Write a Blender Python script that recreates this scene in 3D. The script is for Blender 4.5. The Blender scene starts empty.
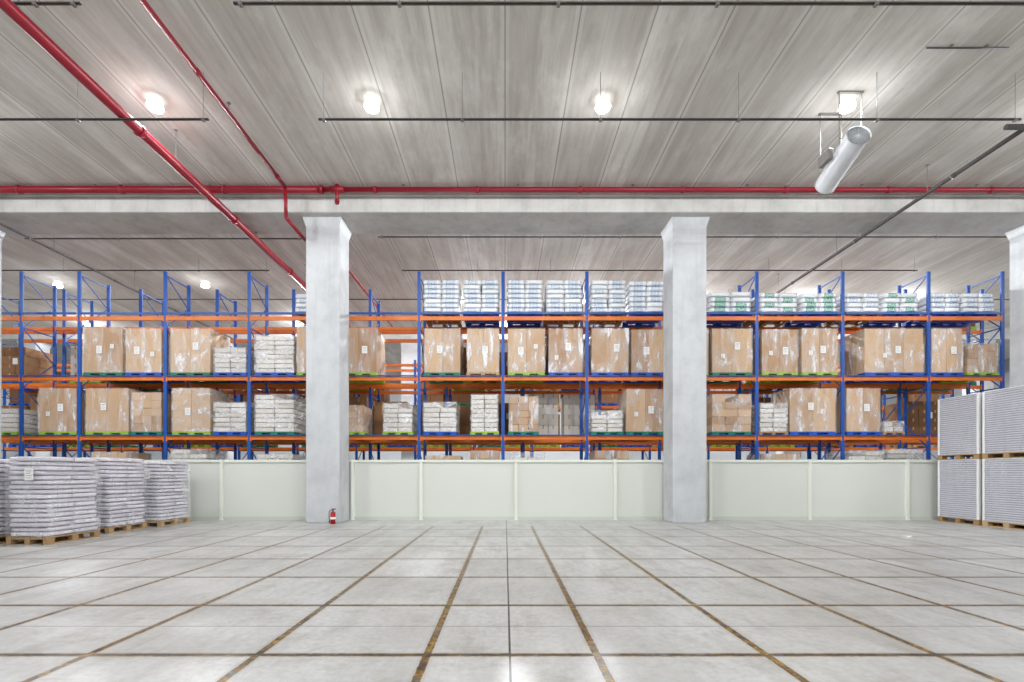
import bpy, bmesh, math, random
from mathutils import Vector, Matrix
random.seed(7)
S = bpy.context.scene
C = S.collection
S.view_settings.view_transform = 'Standard'
S.view_settings.look = 'None'
S.view_settings.exposure = 0.36

# ------------------------------------------------------------ materials
def srgb(r, g, b):
    f = lambda c: (c/255/12.92) if c/255 <= .04045 else ((c/255+.055)/1.055)**2.4
    return (f(r), f(g), f(b), 1)

class N:
    def __init__(s, name):
        s.m = bpy.data.materials.new(name); s.m.use_nodes = True
        s.t = s.m.node_tree; s.b = s.t.nodes['Principled BSDF']; s.out = s.t.nodes['Material Output']
    def n(s, typ, **kw):
        x = s.t.nodes.new(typ)
        for k, v in kw.items(): setattr(x, k, v)
        return x
    def l(s, a, b): s.t.links.new(a, b)
    def put(s, sock, v):
        if isinstance(v, bpy.types.NodeSocket): s.l(v, sock)
        else: sock.default_value = v
    def math(s, op, a, b=None, c=None, clamp=False):
        x = s.n('ShaderNodeMath', operation=op, use_clamp=clamp)
        s.put(x.inputs[0], a)
        if b is not None: s.put(x.inputs[1], b)
        if c is not None: s.put(x.inputs[2], c)
        return x.outputs[0]
    def mix(s, f, a, b, mode='MIX'):
        x = s.n('ShaderNodeMix', data_type='RGBA', blend_type=mode)
        s.put(x.inputs[0], f); s.put(x.inputs[6], a); s.put(x.inputs[7], b)
        return x.outputs[2]
    def coord(s, which='Object', scale=(1, 1, 1), rot=(0, 0, 0)):
        c = s.n('ShaderNodeTexCoord'); mp = s.n('ShaderNodeMapping')
        mp.inputs['Scale'].default_value = scale; mp.inputs['Rotation'].default_value = rot
        s.l(c.outputs[which], mp.inputs[0]); return mp.outputs[0]
    def noise(s, vec, scale, detail=4, rough=.55, dist=0):
        x = s.n('ShaderNodeTexNoise'); s.l(vec, x.inputs['Vector'])
        x.inputs['Scale'].default_value = scale; x.inputs['Detail'].default_value = detail
        x.inputs['Roughness'].default_value = rough; x.inputs['Distortion'].default_value = dist
        return x.outputs[0]
    def ramp(s, f, pts):
        x = s.n('ShaderNodeValToRGB'); e = x.color_ramp.elements
        while len(e) < len(pts): e.new(.5)
        for i, (p, c) in enumerate(pts):
            e[i].position = p; e[i].color = c if len(c) == 4 else (*c, 1)
        s.l(f, x.inputs[0]); return x.outputs[0]
    def bump(s, h, st=.3, dist=.02):
        x = s.n('ShaderNodeBump'); x.inputs['Strength'].default_value = st; x.inputs['Distance'].default_value = dist
        s.l(h, x.inputs['Height']); s.l(x.outputs[0], s.b.inputs['Normal'])

def simple(name, col, rough=.5, metal=0, var=.12, scale=6, emis=0, bump=0):
    k = N(name)
    if var:
        v = k.noise(k.coord(), scale)
        d = tuple(c*(1-var*1.6) for c in col[:3])+(1,); h = tuple(min(1, c*(1+var)) for c in col[:3])+(1,)
        k.l(k.ramp(v, [(.3, d), (.7, h)]), k.b.inputs['Base Color'])
        if bump: k.bump(v, bump, .02)
    else: k.b.inputs['Base Color'].default_value = col
    k.b.inputs['Roughness'].default_value = rough; k.b.inputs['Metallic'].default_value = metal
    if emis:
        k.b.inputs['Emission Color'].default_value = col; k.b.inputs['Emission Strength'].default_value = emis
    return k.m

def random_tint(name, dark, light, rough=.7, scale=3, spec=.3, bump=.15, amt=.25):
    k = N(name)
    oi = k.n('ShaderNodeObjectInfo')
    v = k.noise(k.coord(), scale)
    a = k.mix(oi.outputs['Random'], dark, light)
    c = k.mix(k.math('MULTIPLY', v, amt), a, tuple(x*.75 for x in dark[:3])+(1,))
    k.l(c, k.b.inputs['Base Color']); k.b.inputs['Roughness'].default_value = rough
    k.b.inputs['Specular IOR Level'].default_value = spec
    if bump: k.bump(v, bump, .02)
    return k.m

def floor_mat():
    k = N('painted_grid_concrete')
    c = k.coord(); sep = k.n('ShaderNodeSeparateXYZ'); k.l(c, sep.inputs[0]); x, y = sep.outputs[0], sep.outputs[1]
    big = k.noise(c, .8, 7, .65); fine = k.noise(c, 16, 6, .7)
    stre = k.noise(k.coord(scale=(1.8, .4, 1), rot=(0, 0, .1)), 1.6, 8, .72)
    base = k.ramp(big, [(.3, srgb(172, 171, 168)), (.5, srgb(188, 188, 186)), (.7, srgb(201, 201, 200))])
    base = k.mix(k.ramp(fine, [(.42, (0, 0, 0)), (.72, (.5, .5, .5))]), base, srgb(148, 144, 138))
    base = k.mix(k.ramp(stre, [(.48, (0, 0, 0)), (.7, (.5, .5, .5))]), base, srgb(150, 146, 140))
    spots = k.noise(c, 1.9, 9, .75)
    base = k.mix(k.ramp(spots, [(.52, (0, 0, 0)), (.68, (.55, .55, .55))]), base, srgb(138, 131, 121))
    cx = k.math('FLOOR', k.math('DIVIDE', k.math('SUBTRACT', x, .66), 1.22))
    cy = k.math('FLOOR', k.math('DIVIDE', k.math('SUBTRACT', y, 3.45), 1.3))
    cmb = k.n('ShaderNodeCombineXYZ'); k.l(cx, cmb.inputs[0]); k.l(cy, cmb.inputs[1])
    wn = k.n('ShaderNodeTexWhiteNoise'); k.l(cmb.outputs[0], wn.inputs['Vector'])
    base = k.mix(k.math('MULTIPLY', wn.outputs['Value'], .3), base, srgb(154, 153, 150))
    wob = k.math('MULTIPLY', k.math('SUBTRACT', k.noise(c, 25, 3), .5), .02)
    dx = k.math('ADD', k.math('PINGPONG', k.math('SUBTRACT', x, .66), .61), wob)
    dy = k.math('ADD', k.math('PINGPONG', k.math('SUBTRACT', y, 3.45), .65), wob)
    lim = k.math('LESS_THAN', y, 12.0)
    mr = k.n('ShaderNodeMapRange'); k.l(y, mr.inputs[0])
    for i, v in ((1, 4), (2, 11), (3, 1), (4, .5)): mr.inputs[i].default_value = v
    fade = mr.outputs[0]
    mx = k.math('MULTIPLY', k.math('LESS_THAN', dx, .029), k.math('MULTIPLY', lim, k.math('ADD', .3, k.math('MULTIPLY', fade, .7))))
    my = k.math('MULTIPLY', k.math('LESS_THAN', dy, .03), k.math('MULTIPLY', lim, fade))
    hal = k.math('MULTIPLY', k.math('SUBTRACT', fine, .5), .15)
    hx = k.math('MULTIPLY', k.math('LESS_THAN', k.math('ADD', dx, hal), .05), k.math('MULTIPLY', lim, .22))
    hy = k.math('MULTIPLY', k.math('LESS_THAN', k.math('ADD', dy, hal), .05), k.math('MULTIPLY', lim, .22))
    base = k.mix(k.math('MAXIMUM', hx, hy), base, srgb(118, 113, 104))
    wear = k.ramp(k.noise(k.coord(), 6, 5, .7), [(.34, (.5, .5, .5)), (.46, (1, 1, 1))])
    patch = k.noise(k.coord(), 12, 6, .8)
    tape = k.ramp(patch, [(.44, srgb(44, 36, 26)), (.54, srgb(124, 94, 34)), (.62, srgb(172, 134, 48))])
    tape2 = k.ramp(patch, [(.44, srgb(62, 52, 40)), (.56, srgb(142, 114, 54))])
    core = k.math('LESS_THAN', dy, .013)
    tape2 = k.mix(k.math('MULTIPLY', core, .8), tape2, srgb(38, 34, 30))
    base = k.mix(k.math('MULTIPLY', my, wear), base, tape2)
    base = k.mix(k.math('MULTIPLY', mx, wear), base, tape)
    jx = k.math('LESS_THAN', k.math('PINGPONG', k.math('SUBTRACT', x, .035), 4.87), .008)
    jy = k.math('LESS_THAN', k.math('PINGPONG', k.math('SUBTRACT', y, 4.1), 3.9), .005)
    base = k.mix(k.math('MAXIMUM', jx, jy), base, srgb(66, 66, 66))
    k.l(base, k.b.inputs['Base Color'])
    k.l(k.ramp(stre, [(.3, (.28, .28, .28)), (.7, (.42, .42, .42))]), k.b.inputs['Roughness'])
    k.b.inputs['Specular IOR Level'].default_value = .5
    k.bump(fine, .03, .01)
    return k.m

def ceil_mat():
    k = N('board_formed_concrete')
    c = k.coord(); sep = k.n('ShaderNodeSeparateXYZ'); k.l(c, sep.inputs[0]); x, y = sep.outputs[0], sep.outputs[1]
    s1 = k.noise(k.coord(scale=(2, .2, 1)), 1.3, 8, .65)
    s2 = k.noise(k.coord(scale=(8, .4, 1)), 1.0, 6, .65)
    bl = k.noise(k.coord(scale=(1, .45, 1)), 1.2, 9, .72)
    base = k.ramp(s1, [(.3, srgb(190, 184, 175)), (.5, srgb(208, 204, 197)), (.7, srgb(224, 221, 216))])
    base = k.mix(k.ramp(s2, [(.46, (0, 0, 0)), (.7, (.5, .5, .5))]), base, srgb(162, 155, 146))
    base = k.mix(k.ramp(bl, [(.52, (0, 0, 0)), (.68, (.6, .6, .6))]), base, srgb(238, 236, 232))
    base = k.mix(k.ramp(bl, [(.32, (.5, .5, .5)), (.46, (0, 0, 0))]), base, srgb(172, 165, 156))
    pc = k.math('FLOOR', k.math('DIVIDE', x, .6)); wn = k.n('ShaderNodeTexWhiteNoise', noise_dimensions='1D'); k.l(pc, wn.inputs['W'])
    base = k.mix(k.math('MULTIPLY', wn.outputs['Value'], .35), base, srgb(164, 157, 149))
    pp = k.math('PINGPONG', x, .6)
    j = k.math('LESS_THAN', pp, .011)
    base = k.mix(k.math('MULTIPLY', j, .55), base, srgb(116, 110, 103))
    jl = k.math('LESS_THAN', k.math('ABSOLUTE', k.math('SUBTRACT', pp, .045)), .03)
    base = k.mix(k.math('MULTIPLY', jl, .25), base, srgb(240, 238, 234))  # pale strip beside each seam, a highlight put into the colour
    k.l(base, k.b.inputs['Base Color']); k.b.inputs['Roughness'].default_value = .8
    k.bump(s2, .2, .02)
    return k.m

def concrete(name, a, b, c3, sc=1.2):
    k = N(name); c = k.coord()
    v = k.noise(c, sc, 8, .65); f = k.noise(c, 30, 4, .7)
    st = k.noise(k.coord(scale=(3, 3, .3)), 1.2, 6, .7)
    base = k.ramp(v, [(.32, a), (.5, b), (.7, c3)])
    base = k.mix(k.ramp(f, [(.55, (0, 0, 0)), (.72, (.35, .35, .35))]), base, a)
    base = k.mix(k.ramp(st, [(.52, (0, 0, 0)), (.7, (.5, .5, .5))]), base, tuple(q*.87 for q in a[:3])+(1,))
    k.l(base, k.b.inputs['Base Color']); k.b.inputs['Roughness'].default_value = .7
    k.bump(f, .15, .01); return k.m

M = {}
M['floor'] = floor_mat(); M['ceil'] = ceil_mat()
M['conc'] = concrete('column_concrete', srgb(176, 178, 180), srgb(192, 194, 196), srgb(203, 205, 207))
M['beamc'] = concrete('beam_concrete', srgb(172, 171, 167), srgb(198, 197, 193), srgb(214, 213, 209), .8)
M['wall'] = concrete('wall_paint', srgb(160, 162, 164), srgb(170, 172, 174), srgb(180, 182, 184), .4)
M['red'] = simple('red_pipe_paint', srgb(140, 14, 34), .35, var=.08)
M['redb'] = simple('red_gloss', srgb(160, 14, 20), .3, var=0)
M['dark'] = simple('dark_galvanised_steel', srgb(76, 72, 72), .5, .2)
M['rail'] = simple('weathered_rail_steel', srgb(84, 80, 80), .5, .1)
M['rod'] = simple('zinc_rod', srgb(130, 126, 122), .5, .1)
M['silver'] = simple('galvanised_steel', srgb(160, 162, 165), .4, .3)
M['blue'] = simple('blue_rack_paint', srgb(14, 76, 158), .4, var=.06)
M['orange'] = simple('orange_rack_paint', srgb(220, 112, 28), .45, var=.1, scale=2)
M['black'] = simple('black_plastic', srgb(25, 25, 27), .5, var=0)
M['white'] = simple('white_enamel', srgb(220, 223, 227), .35, var=.03)
M['label'] = simple('white_paper', srgb(236, 236, 234), .6, var=0)
M['print'] = simple('grey_print', srgb(110, 110, 112), .6, var=0)
M['lamp'] = simple('led_lens', (1, 1, 1, 1), .3, var=0, emis=30)
M['lampside'] = simple('glowing_lamp_body', (1, 1, 1, 1), .3, var=0, emis=2.5)  # glow added to the housing so its rim doesn't show dark
M['green'] = simple('pale_green_panel', srgb(210, 213, 205), .45, var=.012, scale=.3)
M['greend'] = simple('pale_green_frame', srgb(222, 226, 214), .45, var=0)
M['base'] = simple('pale_green_kick', srgb(196, 201, 188), .5, var=0)
M['carton'] = random_tint('kraft_cardboard', srgb(168, 128, 88), srgb(208, 174, 134))
M['cartonp'] = random_tint('pale_cardboard', srgb(204, 196, 184), srgb(230, 226, 219))
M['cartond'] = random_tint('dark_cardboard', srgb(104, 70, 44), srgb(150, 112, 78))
M['tape'] = simple('packing_tape', srgb(190, 156, 114), .25, var=0)
M['sack'] = random_tint('white_woven_sack', srgb(222, 225, 229), srgb(240, 241, 243), .45, 8, .4, .3, .1)
M['lilac'] = random_tint('wrapped_paper_sack', srgb(204, 198, 209), srgb(230, 227, 234), .3, 9, .5, .2, .12)
M['wood'] = random_tint('pallet_timber', srgb(154, 122, 84), srgb(190, 162, 122), .75, 12)
M['pblue'] = simple('blue_pallet_plastic', srgb(14, 82, 182), .5)
M['pgreen'] = simple('green_pallet_plastic', srgb(146, 180, 56), .5)
M['pdgreen'] = simple('dark_green_pallet_plastic', srgb(24, 118, 90), .5)

def sack_print(name, col, amt, thr):
    k = N(name); c = k.coord('Generated'); sep = k.n('ShaderNodeSeparateXYZ'); k.l(c, sep.inputs[0])
    d = k.math('ABSOLUTE', k.math('SUBTRACT', sep.outputs[0], .5))
    m = k.math('MULTIPLY', k.math('LESS_THAN', d, .26), k.math('GREATER_THAN', k.noise(k.coord('Generated', (12, 3, 5)), 1.5, 3), thr))
    k.l(k.mix(k.math('MULTIPLY', m, amt), srgb(232, 235, 238), col), k.b.inputs['Base Color']); k.b.inputs['Roughness'].default_value = .45
    k.bump(k.noise(c, 9), .3, .02); return k.m
M['sackg'] = sack_print('green_printed_sack', srgb(40, 150, 120), .95, .47)
M['sackb'] = sack_print('blue_printed_sack', srgb(70, 125, 180), .75, .52)

def wrap_mat(name, lo, mid, hi, sc=(1, 1, 1), ns=1.7, bump=.4, pts=(.44, .56, .66), rough=.2):
    k = N(name)
    tr = k.n('ShaderNodeBsdfTransparent'); mx = k.n('ShaderNodeMixShader')
    k.b.inputs['Base Color'].default_value = srgb(244, 245, 248); k.b.inputs['Roughness'].default_value = rough
    oi = k.n('ShaderNodeObjectInfo'); ad = k.n('ShaderNodeVectorMath', operation='ADD')
    cc = k.coord(scale=sc); cm = k.n('ShaderNodeCombineXYZ')
    k.l(k.math('MULTIPLY', oi.outputs['Random'], 37), cm.inputs[0]); k.l(k.math('MULTIPLY', oi.outputs['Random'], 19), cm.inputs[2])
    k.l(cc, ad.inputs[0]); k.l(cm.outputs[0], ad.inputs[1])
    v = k.noise(ad.outputs[0], ns, 8, .72, .4)
    f = k.ramp(v, [(pts[0], (lo,)*3), (pts[1], (mid,)*3), (pts[2], (hi,)*3)])  # white patches painted into the film as its highlights and sheen
    k.l(f, mx.inputs[0]); k.l(tr.outputs[0], mx.inputs[1]); k.l(k.b.outputs[0], mx.inputs[2])
    k.l(mx.outputs[0], k.out.inputs['Surface']); k.bump(v, bump, .05)
    return k.m
M['wrap'] = wrap_mat('stretch_film', .06, .26, .8, (2.6, 2.6, 1), 1.8, pts=(.42, .54, .66))
M['wrapw'] = wrap_mat('cloudy_stretch_film', .14, .34, .85, (1, 1, 2), 2.4)
M['wrapl'] = wrap_mat('glossy_stretch_film', .08, .16, .42, (2, 2, 1.4), 1.8, .5, (.42, .54, .66), .1)
M['wraps'] = wrap_mat('tight_clear_film', .05, .1, .25, (3, 3, .5), 1.5, .1)

def ribbed_mat():
    k = N('banded_sheet_edges')
    v = k.noise(k.coord(scale=(1, 1, 1)), 2, 4, .6)
    base = k.mix(v, srgb(204, 204, 212), srgb(186, 186, 196))
    k.l(base, k.b.inputs['Base Color']); k.b.inputs['Roughness'].default_value = .35; return k.m
M['rib'] = ribbed_mat()
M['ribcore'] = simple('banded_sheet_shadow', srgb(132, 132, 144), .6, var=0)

# ------------------------------------------------------------ mesh helpers
def box(bm, x0, x1, y0, y1, z0, z1, mat=0, bev=0):
    r = bmesh.ops.create_cube(bm, size=1)
    vs = r['verts']
    for v in vs:
        v.co = Vector(((x0+x1)/2+v.co.x*(x1-x0), (y0+y1)/2+v.co.y*(y1-y0), (z0+z1)/2+v.co.z*(z1-z0)))
    fs = set(f for v in vs for f in v.link_faces)
    for f in fs: f.material_index = mat
    if bev:
        es = list(set(e for v in vs for e in v.link_edges))
        r = bmesh.ops.bevel(bm, geom=es, offset=bev, segments=2, profile=.5, affect='EDGES')
        for f in r['faces']: f.material_index = mat
    return vs
def cyl(bm, a, b, r, mat=0, seg=14, r2=None, caps=True):
    a = Vector(a); b = Vector(b); d = b-a
    q = Vector((0, 0, 1)).rotation_difference(d.normalized()).to_matrix().to_4x4()
    rr = bmesh.ops.create_cone(bm, cap_ends=caps, segments=seg, radius1=r, radius2=r if r2 is None else r2, depth=d.length,
                               matrix=Matrix.Translation((a+b)/2) @ q)
    for f in set(f for v in rr['verts'] for f in v.link_faces): f.material_index = mat; f.smooth = len(f.verts) == 4
def ball(bm, c, r, mat=0, sc=(1, 1, 1)):
    rr = bmesh.ops.create_uvsphere(bm, u_segments=14, v_segments=8, radius=r, matrix=Matrix.Translation(c) @ Matrix.Diagonal((*sc, 1)))
    for f in set(f for v in rr['verts'] for f in v.link_faces): f.material_index = mat; f.smooth = True
def beam_between(bm, a, b, w, mat=0):
    a = Vector(a); b = Vector(b); d = b-a
    q = Vector((0, 0, 1)).rotation_difference(d.normalized()).to_matrix().to_4x4()
    rr = bmesh.ops.create_cube(bm, size=1, matrix=Matrix.Translation((a+b)/2) @ q @ Matrix.Diagonal((w, w, d.length, 1)))
    for f in set(f for v in rr['verts'] for f in v.link_faces): f.material_index = mat
def mesh(name, fn, mats):
    bm = bmesh.new(); fn(bm); bmesh.ops.recalc_face_normals(bm, faces=bm.faces[:])
    me = bpy.data.meshes.new(name); bm.to_mesh(me); bm.free()
    for m in mats: me.materials.append(M[m])
    return me
def obj(name, me, loc=(0, 0, 0), parent=None, scale=None, rot=None):
    o = bpy.data.objects.new(name, me); o.location = loc
    if scale: o.scale = scale
    if rot: o.rotation_euler = rot
    if parent: o.parent = parent
    C.objects.link(o); return o
def meta(o, label, cat, group=None, kind=None):
    o['label'] = label; o['category'] = cat
    if group: o['group'] = group
    if kind: o['kind'] = kind
    return o

# ------------------------------------------------------------ setting
CZ = 8.62; XL, XR, YB, YF = -32, 32, -7, 36
def shell(name, x0, x1, y0, y1, z0, z1, m, label, cat):
    o = obj(name, mesh(name, lambda bm: box(bm, x0, x1, y0, y1, z0, z1), [m])); meta(o, label, cat, kind='structure'); return o
shell('floor', XL, XR, YB, YF, -.2, 0, 'floor', 'pale concrete warehouse floor with worn yellow and black grid lines', 'floor')
shell('ceiling', XL, XR, YB, YF, CZ, CZ+.3, 'ceil', 'streaky board-marked bare concrete ceiling slab', 'ceiling')
shell('wall_back', XL, XR, YF, YF+.3, 0, CZ, 'wall', 'plain pale grey wall behind the racks', 'wall')
shell('wall_front', XL, XR, YB-.3, YB, 0, CZ, 'wall', 'plain pale grey warehouse wall', 'wall')
shell('wall_left', XL-.3, XL, YB, YF, 0, CZ, 'wall', 'plain pale grey warehouse side wall', 'wall')
shell('wall_right', XR, XR+.3, YB, YF, 0, CZ, 'wall', 'plain pale grey warehouse side wall', 'wall')
BZ = 8.1
for i, (y0, y1) in enumerate([(12.46, 13.66), (24.2, 25.4)]):
    def fb(bm):
        box(bm, XL, XR, y0, y1, BZ, CZ, 0, .03)
        box(bm, XL, XR, y0-.06, y0, CZ-.12, CZ, 0)
    o = obj('trim_%d' % (i+1), mesh('ceiling_beam', fb, ['beamc'])); meta(o, 'wide pale cast concrete ceiling beam', 'beam', kind='structure')
def fcol(bm):
    box(bm, -.45, .45, 0, .77, 0, BZ-.2, 0, .02)
    vs = box(bm, -.45, .45, 0, .77, BZ-.24, BZ, 0, 0)
    for v in vs:
        if v.co.z > BZ-.1: v.co.x *= 1.14; v.co.y = .385+(v.co.y-.385)*1.14
mc = mesh('column', fcol, ['conc'])
for y in (12.73, 24.4):
    for x in (-24.3, -14.6, -4.835, 4.9, 14.63, 24.4):
        o = obj('column', mc, (x, y, 0)); meta(o, 'square bare concrete column with a small flared head', 'column', 'concrete columns', 'structure')

# ------------------------------------------------------------ partition
def fence(x0, x1, posts):
    root = obj('partition_fence', None, ((x0+x1)/2, 13.6, 0)); ox = (x0+x1)/2
    meta(root, 'low pale green metal panel partition in front of the racks', 'partition', 'pale green partitions')
    obj('top_rail', mesh('top_rail', lambda bm: box(bm, x0-ox, x1-ox, -.05, .05, 1.63, 1.70, 0), ['greend']), parent=root)
    obj('kick_plate', mesh('kick_plate', lambda bm: box(bm, x0-ox, x1-ox, -.04, .04, 0, .1, 0), ['base']), parent=root)
    ps = [x0]+posts+[x1]
    for a, b in zip(ps[:-1], ps[1:]):
        if b-a < .2: continue
        w = b-a-.02
        obj('panel', mesh('panel', lambda bm: box(bm, -w/2, w/2, -.015, .015, .1, 1.63, 0), ['green']), ((a+b)/2-ox, 0, 0), root)
    pm = mesh('fence_post', lambda bm: (box(bm, -.04, .04, -.08, .05, 0, 1.71, 0), box(bm, -.06, .06, -.09, .06, 0, .02, 0)), ['greend'])
    for p in posts: obj('post', pm, (p-ox, 0, 0), root)
fence(-18.9, -4.9, [-16.2, -13.5, -10.75, -8.0, -5.4])
fence(-4.89, 4.89, [-4.3, -2.37, .31, 3.11])
fence(4.9, 15.5, [5.8, 8.6, 11.36, 14.1])

# ------------------------------------------------------------ racks
LV = [2.44, 4.22, 6.03]
def upright(bm, depth=1.1, h=7.38):
    for y in (0, depth):
        box(bm, -.05, .05, y-.04 if y else 0, y+.04 if not y else y, 0, h, 0)
        box(bm, -.09, .09, y-.07 if y else -.02, y+.02 if y else .1, 0, .015, 0)
    z = .3; s = 0
    while z < h-.5:
        nz = min(z+.9, h-.1)
        a = (0, .05, z) if s == 0 else (0, depth-.05, z); b = (0, depth-.05, nz) if s == 0 else (0, .05, nz)
        beam_between(bm, a, b, .024); s = 1-s; z = nz
        if s == 0: box(bm, -.015, .015, .03, depth-.03, nz-.015, nz+.015)
um = mesh('upright_frame', upright, ['blue'])
def rack(y, posts, levels=LV, label='tall blue and orange steel pallet rack loaded with goods', rails=True, hs=1):
    root = obj('pallet_rack', None, (0, y, 0)); meta(root, label, 'rack', 'rows of pallet racking')
    for p in posts: obj('upright_frame', um, (p, 0, 0), root, (1, 1, hs))
    cache = {}
    for a, b in zip(posts[:-1], posts[1:]):
        w = round(b-a-.105, 3)
        if w not in cache:
            def fbm(bm):
                box(bm, -w/2, w/2, -.05, .0, -.115, 0, 0, .006)
                for sx in (-1, 1): box(bm, sx*(w/2)-.02, sx*(w/2)+.02, -.06, -.05, -.15, .03, 0)
            cache[w] = (mesh('load_beam', fbm, ['orange']), mesh('guard_rail', lambda bm: box(bm, -w/2, w/2, -.05, -.01, 0, .06, 0, .004), ['blue']),
                        mesh('guard_rail', lambda bm: box(bm, -w/2, w/2, -.05, -.01, 0, .035, 0, .004), ['blue']))
        for z in levels:
            obj('load_beam', cache[w][0], ((a+b)/2, .05, z), root)
            obj('load_beam', cache[w][0], ((a+b)/2, 1.10, z), root)
        if rails:
            obj('guard_rail', cache[w][1], ((a+b)/2, .0, levels[2]+.05), root)
            obj('guard_rail', cache[w][2], ((a+b)/2, .0, levels[1]+.003), root)
            obj('guard_rail', cache[w][2], ((a+b)/2, .0, levels[0]+.003), root)
K = .03
posts1 = [(p-505)*K for p in (-63, 21, 79, 165, 249, 335, 419, 503, 587, 671, 757, 843, 929, 1003)]
Y1 = 14.4
rack(Y1, posts1)
posts2 = [(-63-505)*K+i*2.52 for i in range(14)]
Y2 = 15.8
rack(Y2, posts2, rails=False)
Y3 = 20.6
posts3 = [-21.5+i*2.52 for i in range(17)]
rack(Y3, posts3, rails=False, hs=.84)

# ------------------------------------------------------------ pallets and loads
def pallet(bm):
    for i in range(7):
        x = -.5+i*(1-.12)/6; box(bm, x, x+.12, -.5, .5, .115, .137)
    for y in (-.5, -.06, .38): box(bm, -.5, .5, y, y+.12, .093, .115)
    for y in (-.5, -.06, .38):
        for x in (-.5, -.06, .38): box(bm, x, x+.12, y, y+.12, .02, .093)
    for x in (-.5, -.06, .38): box(bm, x, x+.12, -.5, .5, 0, .02)
def ppallet(bm):
    box(bm, -.5, .5, -.5, .5, .095, .137, 0, .006)
    for y in (-.5, -.08, .34):
        for x in (-.5, -.09, .32): box(bm, x, x+.18, y, y+.16, .03, .1, 0, .004)
    for y in (-.5, -.08, .34): box(bm, -.5, .5, y, y+.16, 0, .032, 0, .004)
PM = {m: mesh('pallet', pallet if m == 'wood' else ppallet, [m]) for m in ('wood', 'pblue', 'pgreen', 'pdgreen')}
PN = {'wood': ('wooden pallet of nailed slats', 'wooden_pallet'), 'pblue': ('blue plastic pallet under a load', 'plastic_pallet'), 'pgreen': ('lime green plastic pallet under a load', 'plastic_pallet'), 'pdgreen': ('dark green plastic pallet under a load', 'plastic_pallet')}
PH = .137
def put_pallet(x, y, z, w, d, m, where):
    o = obj(PN[m][1], PM[m], (x, y, z), scale=(w, d, 1)); meta(o, PN[m][0]+' '+where, 'pallet', PN[m][1].replace('_', ' ')+'s '+where); return o

def carton_tall(bm):
    box(bm, -.5, .5, -.5, .5, 0, 1, 0, .012)
    box(bm, -.505, .505, -.06, .06, .9, 1.002, 1)
    box(bm, -.05, .05, -.503, .503, .86, 1.003, 1)
    box(bm, -.498, .498, -.502, -.499, .5, .503, 1)
CT = {m: mesh('carton', carton_tall, [m, 'tape']) for m in ('carton', 'cartond')}
CT['cartonp'] = mesh('carton', lambda bm: box(bm, -.5, .5, -.5, .5, 0, 1, 0, .03), ['cartonp'])
def sackmesh(seed, m, name='sack', rnd_e=.42, cor=.05, pw=7, sm=True):
    rnd = random.Random(seed)
    def f(bm):
        bmesh.ops.create_cube(bm, size=1)
        bmesh.ops.subdivide_edges(bm, edges=bm.edges[:], cuts=6, use_grid_fill=True)
        for v in bm.verts:
            x, y, z = v.co; e = max(abs(2*x), abs(2*y))
            rr = 1-cor*(abs(2*x)*abs(2*y))**4
            z = z*(1-rnd_e*e**pw); x *= rr*(1-.03*(2*z)**2); y *= rr*(1-.03*(2*z)**2)
            v.co = (x+rnd.uniform(-.006, .006), y+rnd.uniform(-.006, .006), z+.5+rnd.uniform(-.03, .03)*(abs(z) < .45))
        for fa in bm.faces: fa.smooth = sm
    return mesh(name, f, [m])
SK = {m: [sackmesh(i, m, rnd_e=.3) for i in range(3)] for m in ('sack', 'sackg', 'sackb')}
FL = [sackmesh(i, 'lilac', 'flat_sack', .3, .02, 12, True) for i in range(4)]
def wrapmesh(seed, m):
    rnd = random.Random(seed)
    def f(bm):
        bmesh.ops.create_cube(bm, size=1)
        bmesh.ops.subdivide_edges(bm, edges=bm.edges[:], cuts=7, use_grid_fill=True)
        for v in bm.verts:
            v.co.z += .5
            if 0 < v.co.z < 1: v.co.x *= 1+rnd.uniform(0, .012); v.co.y *= 1+rnd.uniform(0, .012)
        bmesh.ops.delete(bm, geom=[fa for fa in bm.faces if fa.calc_center_median().z < .001], context='FACES')
        for fa in bm.faces: fa.smooth = False
    return mesh('stretch_wrap', f, [m])
WM = {m: [wrapmesh(i, m) for i in range(2)] for m in ('wrap', 'wrapw', 'wrapl', 'wraps')}
def labelm(bm):
    box(bm, -.08, .08, -.003, 0, -.11, .11, 0)
    for i, z in enumerate((.07, .04, .01, -.03, -.07)): box(bm, -.06, .06-.015*(i % 3), -.004, -.003, z, z+.008, 1)
LM = mesh('shipping_label', labelm, ['label', 'print'])

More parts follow.
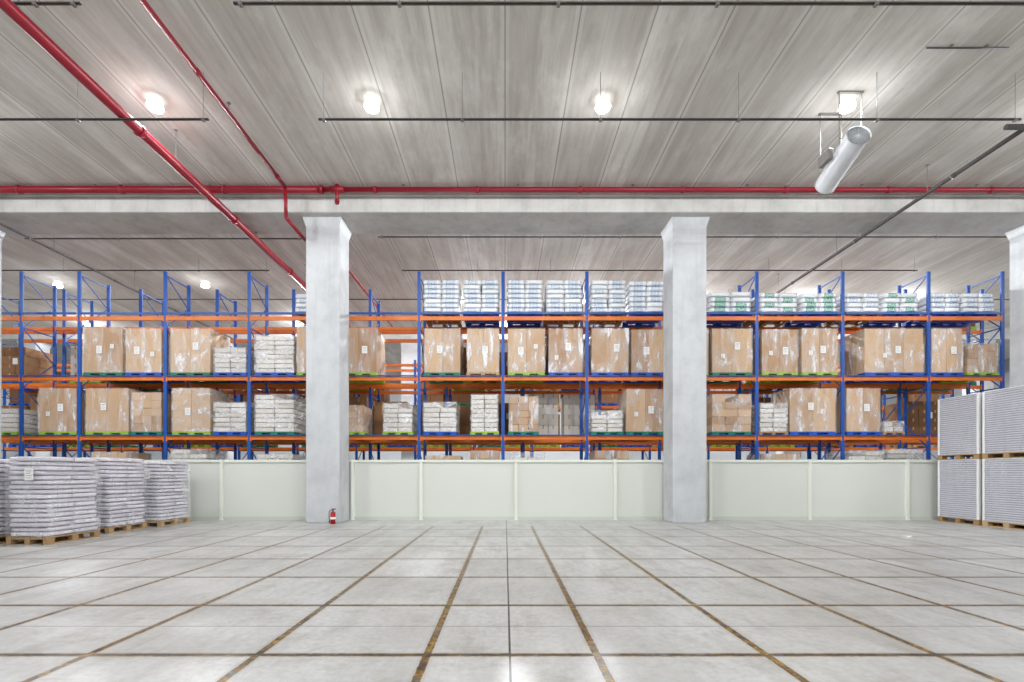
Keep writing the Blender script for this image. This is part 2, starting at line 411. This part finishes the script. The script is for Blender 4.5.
def load(x, yf, z, w, d, h, kind, where='on the rack'):
    names = {'T': ('wrapped_carton_load', 'tall brown cardboard cartons wrapped in clear film', 'carton load'),
             'C': ('wrapped_carton_load', 'layers of small brown cartons under clear film', 'carton load'),
             'W': ('wrapped_carton_load', 'pale cartons under cloudy white stretch film', 'carton load'),
             'X': ('wrapped_carton_load', 'tall cartons hidden under cloudy white stretch film', 'carton load'),
             'S': ('sack_load', 'stacked white woven sacks with faint blue print', 'sack load'),
             'G': ('sack_load', 'stacked white woven sacks with green print', 'sack load')}
    nm, lb, cat = names[kind]
    root = obj(nm, None, (x, yf+d/2, z)); meta(root, lb+' '+where, cat, cat+'s '+where)
    tall = kind in 'TX'
    if kind in 'TCWX':
        g = .006
        if tall: nx, ny, nz, mm = 2, 2, 1, 'carton'
        elif kind == 'C': nx, ny, nz, mm = 3, 1, max(2, round(h/.22)), 'carton'
        else: nx, ny, nz, mm, g = 2, 1, max(2, round(h/.14)), 'cartonp', .012
        if kind == 'T' and w > 1.5: nx = 3
        cw, cd, ch = w/nx, d/ny, h/nz
        for i in range(nx):
            for j in range(ny):
                for k in range(nz):
                    if not tall and k == nz-1 and random.random() < .2: continue
                    obj('carton', CT[mm], (-w/2+cw*(i+.5)+(0 if tall else random.uniform(-.01, .01)), -d/2+cd*(j+.5)+(0 if tall else random.uniform(-.02, .01)), ch*k), root, (cw-g*(2 if kind == 'W' else 1), cd-g, ch-(.02 if kind == 'W' else .006)))
        if tall:
            s = random.choice((-1, 1))
            obj('shipping_label', LM, (s*random.uniform(.06, .2), -d/2-.022, h*random.uniform(.45, .62)), root)
            if random.random() < .5: obj('shipping_label', LM, (-s*.28, -d/2-.022, h*random.uniform(.3, .6)), root, (.7, 1, .6))
        wm = 'wrapw' if kind in 'WX' else 'wrap'
        obj('stretch_wrap', random.choice(WM[wm]), (0, 0, 0), root, (w+.02, d+.04, h+.01))
    else:
        nz = max(3, round(h/.15)); sh = h/nz
        mm = 'sackb' if kind == 'S' else 'sackg'
        for k in range(nz):
            for i in range(2):
                m2 = mm if random.random() < .7 else 'sack'
                obj('sack', random.choice(SK[m2]), (-w/4+w/2*i+random.uniform(-.02, .02), random.uniform(-.02, .02), sh*k), root,
                    (w/2*1.0, d*.98, sh*1.12))
    return root

front = {
 2: [(423, 459, 279, 'S'), (463, 499, 279, 'S'), (507, 543, 279, 'S'), (546, 583, 279, 'S'), (591, 627, 279, 'S'), (630, 665, 280, 'S'),
     (711, 753, 291, 'G'), (761, 799, 292, 'G'), (803, 839, 292, 'G'), (848, 882, 292, 'S'), (886, 921, 292, 'G'), (933, 963, 292, 'S'), (966, 998, 292, 'S'),
     (294, 330, 293, 'S')],
 1: [(82, 121, 327, 'T'), (124, 160, 328, 'T'), (169, 209, 328, 'T'), (213, 245, 347, 'W'), (254, 293, 335, 'W'), (296, 331, 327, 'T'), (340, 376, 328, 'T'),
     (424, 460, 328, 'T'), (467, 499, 328, 'T'), (508, 545, 328, 'T'), (549, 583, 328, 'T'), (592, 629, 328, 'T'), (632, 667, 329, 'T'),
     (675, 709, 328, 'T'), (713, 753, 328, 'T'), (763, 799, 329, 'T'), (803, 839, 328, 'T'), (866, 925, 328, 'T'), (933, 964, 328, 'T'), (970, 999, 343, 'C')],
 0: [(-20, 16, 408, 'W'), (37, 75, 388, 'T'), (84, 127, 388, 'T'), (130, 160, 392, 'C'), (171, 209, 388, 'X'), (213, 245, 402, 'W'), (254, 293, 394, 'W'), (340, 362, 405, 'C'),
     (383, 412, 403, 'W'), (423, 456, 402, 'W'), (471, 498, 394, 'W'), (509, 538, 396, 'C'), (592, 623, 410, 'W'), (627, 665, 389, 'T'),
     (713, 752, 394, 'C'), (761, 788, 403, 'W'), (791, 837, 388, 'T'), (848, 882, 388, 'T'), (886, 905, 421, 'W')]}
pc = ['pgreen', 'pblue', 'pdgreen', 'pgreen', 'wood', 'pblue']
for lv, items in front.items():
    zb = LV[lv]; yb = 474-(zb+PH-1.3)/K
    for a, b, ty, kd in items:
        x = ((a+b)/2-505)*K; w = (b-a)*K; h = (yb-ty)*K
        pm = random.choice(pc) if lv < 2 else random.choice(('pblue', 'wood'))
        wp = min(max(w, 1.0), w+.06)
        put_pallet(x, Y1+.04+.53, zb, wp, 1.06, pm, 'on the rack')
        load(x, Y1+.06, zb+PH+.001, w, 1.0, h, kd)
for a, b, z in [(90, 125, 1.95), (170, 206, 2.05), (256, 292, 1.9), (425, 460, 1.85), (470, 499, 2.0), (510, 545, 1.95), (595, 630, 2.0), (765, 800, 1.9), (850, 885, 2.0), (890, 925, 2.05)]:
    x = ((a+b)/2-505)*K; w = (b-a)*K
    put_pallet(x, Y1+.57, 0, w, 1.06, 'wood', 'on the floor'); load(x, Y1+.06, PH+.001, w, 1.0, z-PH, random.choice('WCT'), 'on the floor')

def rear_mesh(nx, nz, m):
    def f(bm):
        for i in range(nx):
            for k in range(nz):
                jx = random.uniform(0, .012)
                box(bm, -.5+i/nx+.004, -.5+(i+1)/nx-.004, -.5+jx, .5-jx, k/nz, (k+1)/nz-.004, 0, .006)
                box(bm, -.5+(i+.5)/nx-.02, -.5+(i+.5)/nx+.02, -.503, -.5+jx, (k+.6)/nz, (k+.99)/nz, 1)
        box(bm, .1, .25, -.506, -.497, .5, .68, 2)
    return mesh('carton_stack', f, [m, 'tape', 'label'])
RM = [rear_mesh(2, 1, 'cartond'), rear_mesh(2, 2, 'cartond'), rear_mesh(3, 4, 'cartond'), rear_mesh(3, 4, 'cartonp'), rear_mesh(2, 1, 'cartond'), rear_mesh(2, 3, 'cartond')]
for Y, posts, prob in ((Y2, posts2, .82), (Y3, posts3, .85)):
    for a, b in zip(posts[:-1], posts[1:]):
        for lv in range(3):
            for s in (-1, 1):
                p = prob if lv < 2 else (.3 if (a > -4 and Y == Y2) else 0)
                if random.random() > p: continue
                x = (a+b)/2+s*.6; w = random.uniform(1.0, 1.1); h = random.uniform(.9, 1.38) if lv < 2 else random.uniform(.6, 1.0)
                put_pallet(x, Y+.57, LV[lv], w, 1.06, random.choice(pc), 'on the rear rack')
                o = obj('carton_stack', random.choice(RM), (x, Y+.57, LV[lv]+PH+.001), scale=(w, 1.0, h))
                meta(o, 'brown cardboard cartons stacked on the rear rack', 'carton stack', 'carton stacks on the rear racks')

# ------------------------------------------------------------ floor sack stacks
def sack_stack(x0, x1, y0, y1, top, seed):
    rnd = random.Random(seed); x = (x0+x1)/2; y = (y0+y1)/2; w = x1-x0; d = y1-y0
    put_pallet(x, y, 0, w+.04, d+.04, 'wood', 'on the concrete floor')
    root = obj('sack_stack', None, (x, y, PH+.001)); meta(root, 'tall ragged stack of white film-wrapped paper sacks on a pallet', 'sack stack', 'sack stacks on the floor')
    h = top-PH; nz = 17; sh = h/nz
    for k in range(nz):
        off = .03 if k % 2 else 0; n = 1 if k % 2 else 2
        for j in range(n):
            obj('flat_sack', rnd.choice(FL), (rnd.uniform(-.025, .025), (-d/4+d/2*j if n == 2 else 0)+rnd.uniform(-.02, .02), sh*k), root,
                (w*rnd.uniform(.96, 1.03)-off, d/n*rnd.uniform(.98, 1.02), sh*1.05), (0, 0, rnd.uniform(-.02, .02)))
    obj('stretch_wrap', rnd.choice(WM['wrapl']), (0, 0, 0), root, (w+.05, d+.05, h*.98))
    obj('shipping_label', LM, (w*.1, -d/2-.055, h*.78), root, (1.0, 1, 1.0))
sack_stack(-9.16, -8.43, 8.85, 9.95, 1.62, 1)
sack_stack(-10.2, -9.46, 8.75, 9.85, 1.58, 2)
sack_stack(-9.4, -8.66, 10.5, 11.55, 1.66, 3)
sack_stack(-9.25, -8.5, 11.85, 12.9, 1.62, 4)
sack_stack(-11.0, -10.15, 10.15, 11.2, 1.6, 5)
sack_stack(-10.2, -9.45, 11.85, 12.9, 1.62, 6)

# ------------------------------------------------------------ banded sheet stacks
def sheets(bm, w, d, h):
    n = 28
    for i in range(n):
        z = h*i/n
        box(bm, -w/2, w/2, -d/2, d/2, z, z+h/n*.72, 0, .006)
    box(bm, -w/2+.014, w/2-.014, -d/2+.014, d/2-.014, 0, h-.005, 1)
def corner(bm, h):
    box(bm, -.0, .05, -.006, 0, 0, h, 0); box(bm, -.006, 0, -.006, .05, 0, h, 0)
SW, SD, SHH = 1.1, 1.12, 1.52
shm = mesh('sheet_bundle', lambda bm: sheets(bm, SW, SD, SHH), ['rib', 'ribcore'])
cm = mesh('corner_guard', lambda bm: corner(bm, SHH+.02), ['label'])
capm = mesh('top_cover', lambda bm: box(bm, -SW/2-.01, SW/2+.01, -SD/2-.01, SD/2+.01, 0, .02, 0, .004), ['sack'])
for x in (12.55,):
    for y in (11.48, 12.72):
        z = 0
        for lv in range(2):
            put_pallet(x, y, z, SW+.03, SD+.03, 'wood', 'under banded sheets')
            root = obj('sheet_stack', None, (x, y, z+PH+.001)); meta(root, 'grey ribbed stack of film-wrapped sheets with white corner guards', 'sheet stack', 'grey sheet stacks')
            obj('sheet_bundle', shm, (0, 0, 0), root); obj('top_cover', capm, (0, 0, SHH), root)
            for sx, sy, r in ((-1, -1, 0), (1, -1, math.pi/2), (1, 1, math.pi), (-1, 1, -math.pi/2)):
                obj('corner_guard', cm, (sx*(SW/2+.007), sy*(SD/2+.007), 0), root, rot=(0, 0, r))
            obj('stretch_wrap', WM['wraps'][0], (0, 0, 0), root, (SW+.03, SD+.03, SHH+.03))
            z += PH+SHH+.022

# ------------------------------------------------------------ pipes, rails
def pipe(name, pts, r, m, label, cat, coup=3.0, hang=None, hm='rod', group=None):
    o0 = Vector(pts[0])
    root = obj(name, None, o0); meta(root, label, cat, group)
    P = [Vector(p)-o0 for p in pts]
    def run(bm):
        for a, b in zip(P[:-1], P[1:]): cyl(bm, a, b, r, 0, 16)
        for p in P[1:-1]: ball(bm, p, r*1.02, 0)
    obj('pipe_run', mesh('pipe_run', run, [m]), parent=root)
    if coup:
        for a, b in zip(P[:-1], P[1:]):
            L = (b-a).length; n = int(L/coup)
            for i in range(n+1):
                q = a+(b-a).normalized()*min(L, (i+.5)*coup) if L > coup else None
                if q is None: continue
                d = (b-a).normalized()*.04
                obj('coupling', mesh('coupling', lambda bm: cyl(bm, -d, d, r*1.22, 0, 16), [m]), q, root)
    if hang:
        for a, b in zip(P[:-1], P[1:]):
            L = (b-a).length
            if L < hang or abs((b-a).z) > .1: continue
            for i in range(int(L/hang)):
                q = a+(b-a).normalized()*((i+.7)*hang)
                yy = (q+o0).y
                top = BZ if (12.46 < yy < 13.66) else CZ
                hl = top-(q+o0).z
                hm_ = mesh('hanger_rod', lambda bm: (cyl(bm, (0, 0, r*.9), (0, 0, hl), .007, 0, 6), box(bm, -.03, .03, -.03, .03, hl-.01, hl, 0)), [hm])
                obj('hanger_rod', hm_, q, root)
    return root
pipe('sprinkler_pipe', [(-7.0, -2, 7.88), (-7.0, 24, 7.88)], .095, 'red', 'thick red sprinkler main hung below the ceiling', 'pipe', 3.2, 3.3)
pipe('sprinkler_pipe', [(-24, 12.15, 8.5), (-4.65, 12.15, 8.5)], .082, 'red', 'red sprinkler main fixed along the concrete beam', 'pipe', 2.6, 2.9)
pipe('sprinkler_pipe', [(-4.6, 12.15, 8.5), (24, 12.15, 8.48)], .065, 'red', 'slim red sprinkler pipe fixed along the concrete beam', 'pipe', 2.6, 2.9)
pipe('sprinkler_pipe', [(-5.45, -2, 8.42), (-5.45, 11.9, 8.42), (-5.45, 11.95, 7.68), (-5.45, 14.1, 7.68), (-5.45, 14.1, 8.42), (-5.45, 24, 8.42)], .045, 'red', 'slim red branch pipe dipping under the concrete beam', 'pipe', 3.0, 3.1)
def stub(bm):
    cyl(bm, (0, 0, .12), (0, 0, -.36), .05, 0, 16); cyl(bm, (0, 0, -.28), (0, 0, -.31), .062, 0, 16); cyl(bm, (-.18, 0, 0), (.18, 0, 0), .08, 0, 16)
o = obj('pipe_tee', mesh('pipe_tee', stub, ['red']), (-4.25, 12.15, 8.5)); meta(o, 'red pipe tee with capped drop by the column head', 'pipe')
pipe('conduit', [(10.0, 9.2, 7.95), (10.0, 24, 7.95)], .045, 'dark', 'dark steel pipe hung below the ceiling', 'pipe', 3, 3.1)
pipe('conduit', [(-13.4, 9, 7.95), (-13.4, 24, 7.95)], .035, 'dark', 'dark steel pipe hung below the ceiling', 'pipe', 3, 3.1)
pipe('conduit', [(9.6, 9.2, 7.95), (22, 9.2, 7.95)], .05, 'dark', 'dark steel pipe hung below the ceiling', 'pipe', 3, 3.1)
pipe('conduit', [(7.2, 8.2, 8.58), (8.6, 8.2, 8.58)], .015, 'dark', 'short thin conduit on the ceiling', 'pipe', 0, .6)
def rail(x0, x1, y, z, group='dark ceiling rails'):
    root = obj('support_rail', None, ((x0+x1)/2, y, z)); meta(root, 'thin dark steel channel rail hung from the ceiling', 'rail', group)
    L = x1-x0
    obj('channel', mesh('channel', lambda bm: (box(bm, -L/2, L/2, -.016, .016, 0, .008), box(bm, -L/2, L/2, -.016, -.011, 0, .028), box(bm, -L/2, L/2, .011, .016, 0, .028)), ['rail']), parent=root)
    n = max(2, int(L/2.2)); rm = mesh('hanger_rod', lambda bm: (cyl(bm, (0, 0, 0), (0, 0, CZ-z), .005, 0, 6), box(bm, -.025, .025, -.03, .03, -.02, .012)), ['rod'])
    for i in range(n+1): obj('hanger_rod', rm, (-L/2+.1+(L-.2)*i/n, 0, 0), root)
rail(-3.4, 9.4, 8.75, 7.75); rail(-21.6, -5.4, 8.75, 7.75)
rail(-3.9, 10, 6.9, 8.05); rail(-7.4, -6.1, 6.9, 8.05)
rail(-3.7, 15, 14.0, 8.2); rail(-14, -5.9, 14.0, 8.15)
rail(-3.5, 14, 16.3, 8.2); rail(-22, -8, 16.3, 8.2)
rail(-20, 20, 19.0, 8.2)

# ------------------------------------------------------------ lamps
LH = .2
lh = mesh('lamp_housing', lambda bm: (cyl(bm, (0, 0, .045), (0, 0, .11), .15, 0, 28, .13), cyl(bm, (0, 0, .11), (0, 0, LH), .05, 0, 16)), ['lampside'])
def lensf(bm):
    ball(bm, (0, 0, .03), .14, 0, (1, 1, .45))
ll = mesh('lamp_lens', lensf, ['lamp'])
def glow(e):
    pd = bpy.data.lights.new('lamp_glow', 'POINT'); pd.energy = e; pd.shadow_soft_size = .06; pd.color = (.95, .975, 1)
    pd.use_nodes = True; nt = pd.node_tree; em = nt.nodes['Emission']; lf = nt.nodes.new('ShaderNodeLightFalloff'); lf.inputs['Strength'].default_value = 1
    nt.links.new(lf.outputs['Linear'], em.inputs['Strength']); return pd
pf, pr = glow(20), glow(75)  # pr: boosted glow for the hidden rear lamps, brightens the rear ceiling
sd = bpy.data.lights.new('lamp_light', 'SPOT'); sd.energy = 106; sd.spot_size = math.radians(168); sd.spot_blend = .35; sd.shadow_soft_size = .06; sd.color = (.95, .975, 1)
rows = {9.37: [-20, -15.5, -11, -6.83, -2.6, 1.91, 6.68, 10.9, 15.4, 20], 2.6: [-18, -10.6, -4.3, 0, 4.3, 10.5, 18], -3.5: [-15, -5, 5, 15],
        18.25: [-21.8, -17.0, -11.4], 19.9: [-1.3, 3.2, 12.2], 19.95: [7.6, 16.6], 23: [-20, -10, 0, 10, 20]}  # rearmost row is unseen, added to brighten the rack interior
for y, xs in rows.items():
    for x in xs:
        root = obj('ceiling_lamp', None, (x, y, CZ-LH)); meta(root, 'small round white ceiling lamp switched on', 'lamp', 'round ceiling lamps')
        obj('lamp_housing', lh, (0, 0, 0), root); obj('lamp_lens', ll, (0, 0, 0), root)
        obj('lamp_glow', pr if 19 < y < 24 else pf, (0, 0, -.1), root); obj('lamp_light', sd, (0, 0, -.105), root)

# ------------------------------------------------------------ jet fan
fc = Vector((6.62, 9.45, 7.45)); ax = Vector((.18, 1.3, -.26)).normalized()
q = Vector((0, 0, 1)).rotation_difference(ax).to_euler()
fan = obj('jet_fan', None, fc); meta(fan, 'white cylindrical ventilation jet fan hung from the ceiling', 'fan')
FLn = .58
def tube(bm):
    cyl(bm, (0, 0, -FLn), (0, 0, FLn), .2, 0, 28, caps=False); cyl(bm, (0, 0, -FLn), (0, 0, FLn), .18, 0, 28, caps=False)
    for z in (-FLn, -.25, .25, FLn):
        cyl(bm, (0, 0, z-.012), (0, 0, z+.012), .215, 0, 28, caps=False)
obj('fan_casing', mesh('fan_casing', tube, ['white']), parent=fan, rot=q)
def grille(bm):
    z = -FLn+.01
    for r in (.03, .06, .09, .12, .15, .18):
        for i in range(20):
            a = 2*math.pi*i/20; b = 2*math.pi*(i+1)/20
            cyl(bm, (r*math.cos(a), r*math.sin(a), z), (r*math.cos(b), r*math.sin(b), z), .006, 0, 5)
    for i in range(8):
        a = math.pi*i/8; cyl(bm, (.185*math.cos(a), .185*math.sin(a), z), (-.185*math.cos(a), -.185*math.sin(a), z), .005, 0, 5)
obj('fan_grille', mesh('fan_grille', grille, ['white']), parent=fan, rot=q)
def rotor(bm):
    cyl(bm, (0, 0, -.5), (0, 0, -.1), .08, 0, 16)
    for i in range(6):
        a = math.pi/3*i
        beam_between(bm, (.05*math.cos(a), .05*math.sin(a), -.4), (.17*math.cos(a), .17*math.sin(a), -.34), .035)
obj('fan_rotor', mesh('fan_rotor', rotor, ['silver']), parent=fan, rot=q)
def brk(bm):
    h = CZ-fc.z
    for y in (-.25, .3):
        zc = -y*.2
        box(bm, -.22, .22, y-.01, y+.01, .22+zc, .24+zc)
        for x in (-.22, .21): box(bm, x, x+.01, y-.01, y+.01, zc, h)
        box(bm, -.24, .24, y-.03, y+.03, h-.02, h)
obj('fan_bracket', mesh('fan_bracket', brk, ['rod']), parent=fan)
obj('motor_box', mesh('motor_box', lambda bm: box(bm, -.34, -.23, -.12, .2, -.02, .2, 0, .02), ['rod']), parent=fan)

# ------------------------------------------------------------ extinguisher
ex = obj('fire_extinguisher', None, (-4.48, 12.5, 0), scale=(.78, .78, .78)); meta(ex, 'red fire extinguisher standing at the foot of the column', 'fire extinguisher')
def exb(bm):
    cyl(bm, (0, 0, 0), (0, 0, .36), .085, 0, 20); ball(bm, (0, 0, .36), .085, 0, (1, 1, .7)); cyl(bm, (0, 0, .4), (0, 0, .45), .03, 0, 12)
obj('cylinder_body', mesh('cylinder_body', exb, ['redb']), parent=ex)
obj('paper_label', mesh('paper_label', lambda bm: cyl(bm, (0, 0, .16), (0, 0, .23), .0865, 0, 20, caps=False), ['label']), parent=ex)
obj('valve_handle', mesh('valve_handle', lambda bm: (box(bm, -.02, .09, -.015, .015, .47, .485), box(bm, -.02, .1, -.015, .015, .5, .515), cyl(bm, (0, 0, .45), (0, 0, .51), .02, 0, 10)), ['black']), parent=ex)
def hose(bm):
    pts = [(-.01, 0, .47), (-.08, 0, .47), (-.13, 0, .4), (-.13, 0, .22), (-.12, 0, .12)]
    for a, b in zip(pts[:-1], pts[1:]): cyl(bm, a, b, .013, 0, 8)
    cyl(bm, (-.12, 0, .12), (-.12, 0, .04), .014, 0, 10, .026)
obj('hose', mesh('hose', hose, ['black']), parent=ex)

# ------------------------------------------------------------ world + camera
w = bpy.data.worlds.new('world'); S.world = w; w.use_nodes = True
w.node_tree.nodes['Background'].inputs[0].default_value = (.8, .85, .9, 1); w.node_tree.nodes['Background'].inputs[1].default_value = .3
cam = bpy.data.cameras.new('camera'); co = obj('camera', cam, (0, 0, 1.3), rot=(math.pi/2, 0, 0))
cam.sensor_width = 36; cam.lens = 480/1024*36; cam.shift_x = 7/1024; cam.shift_y = 133/1024
S.camera = co
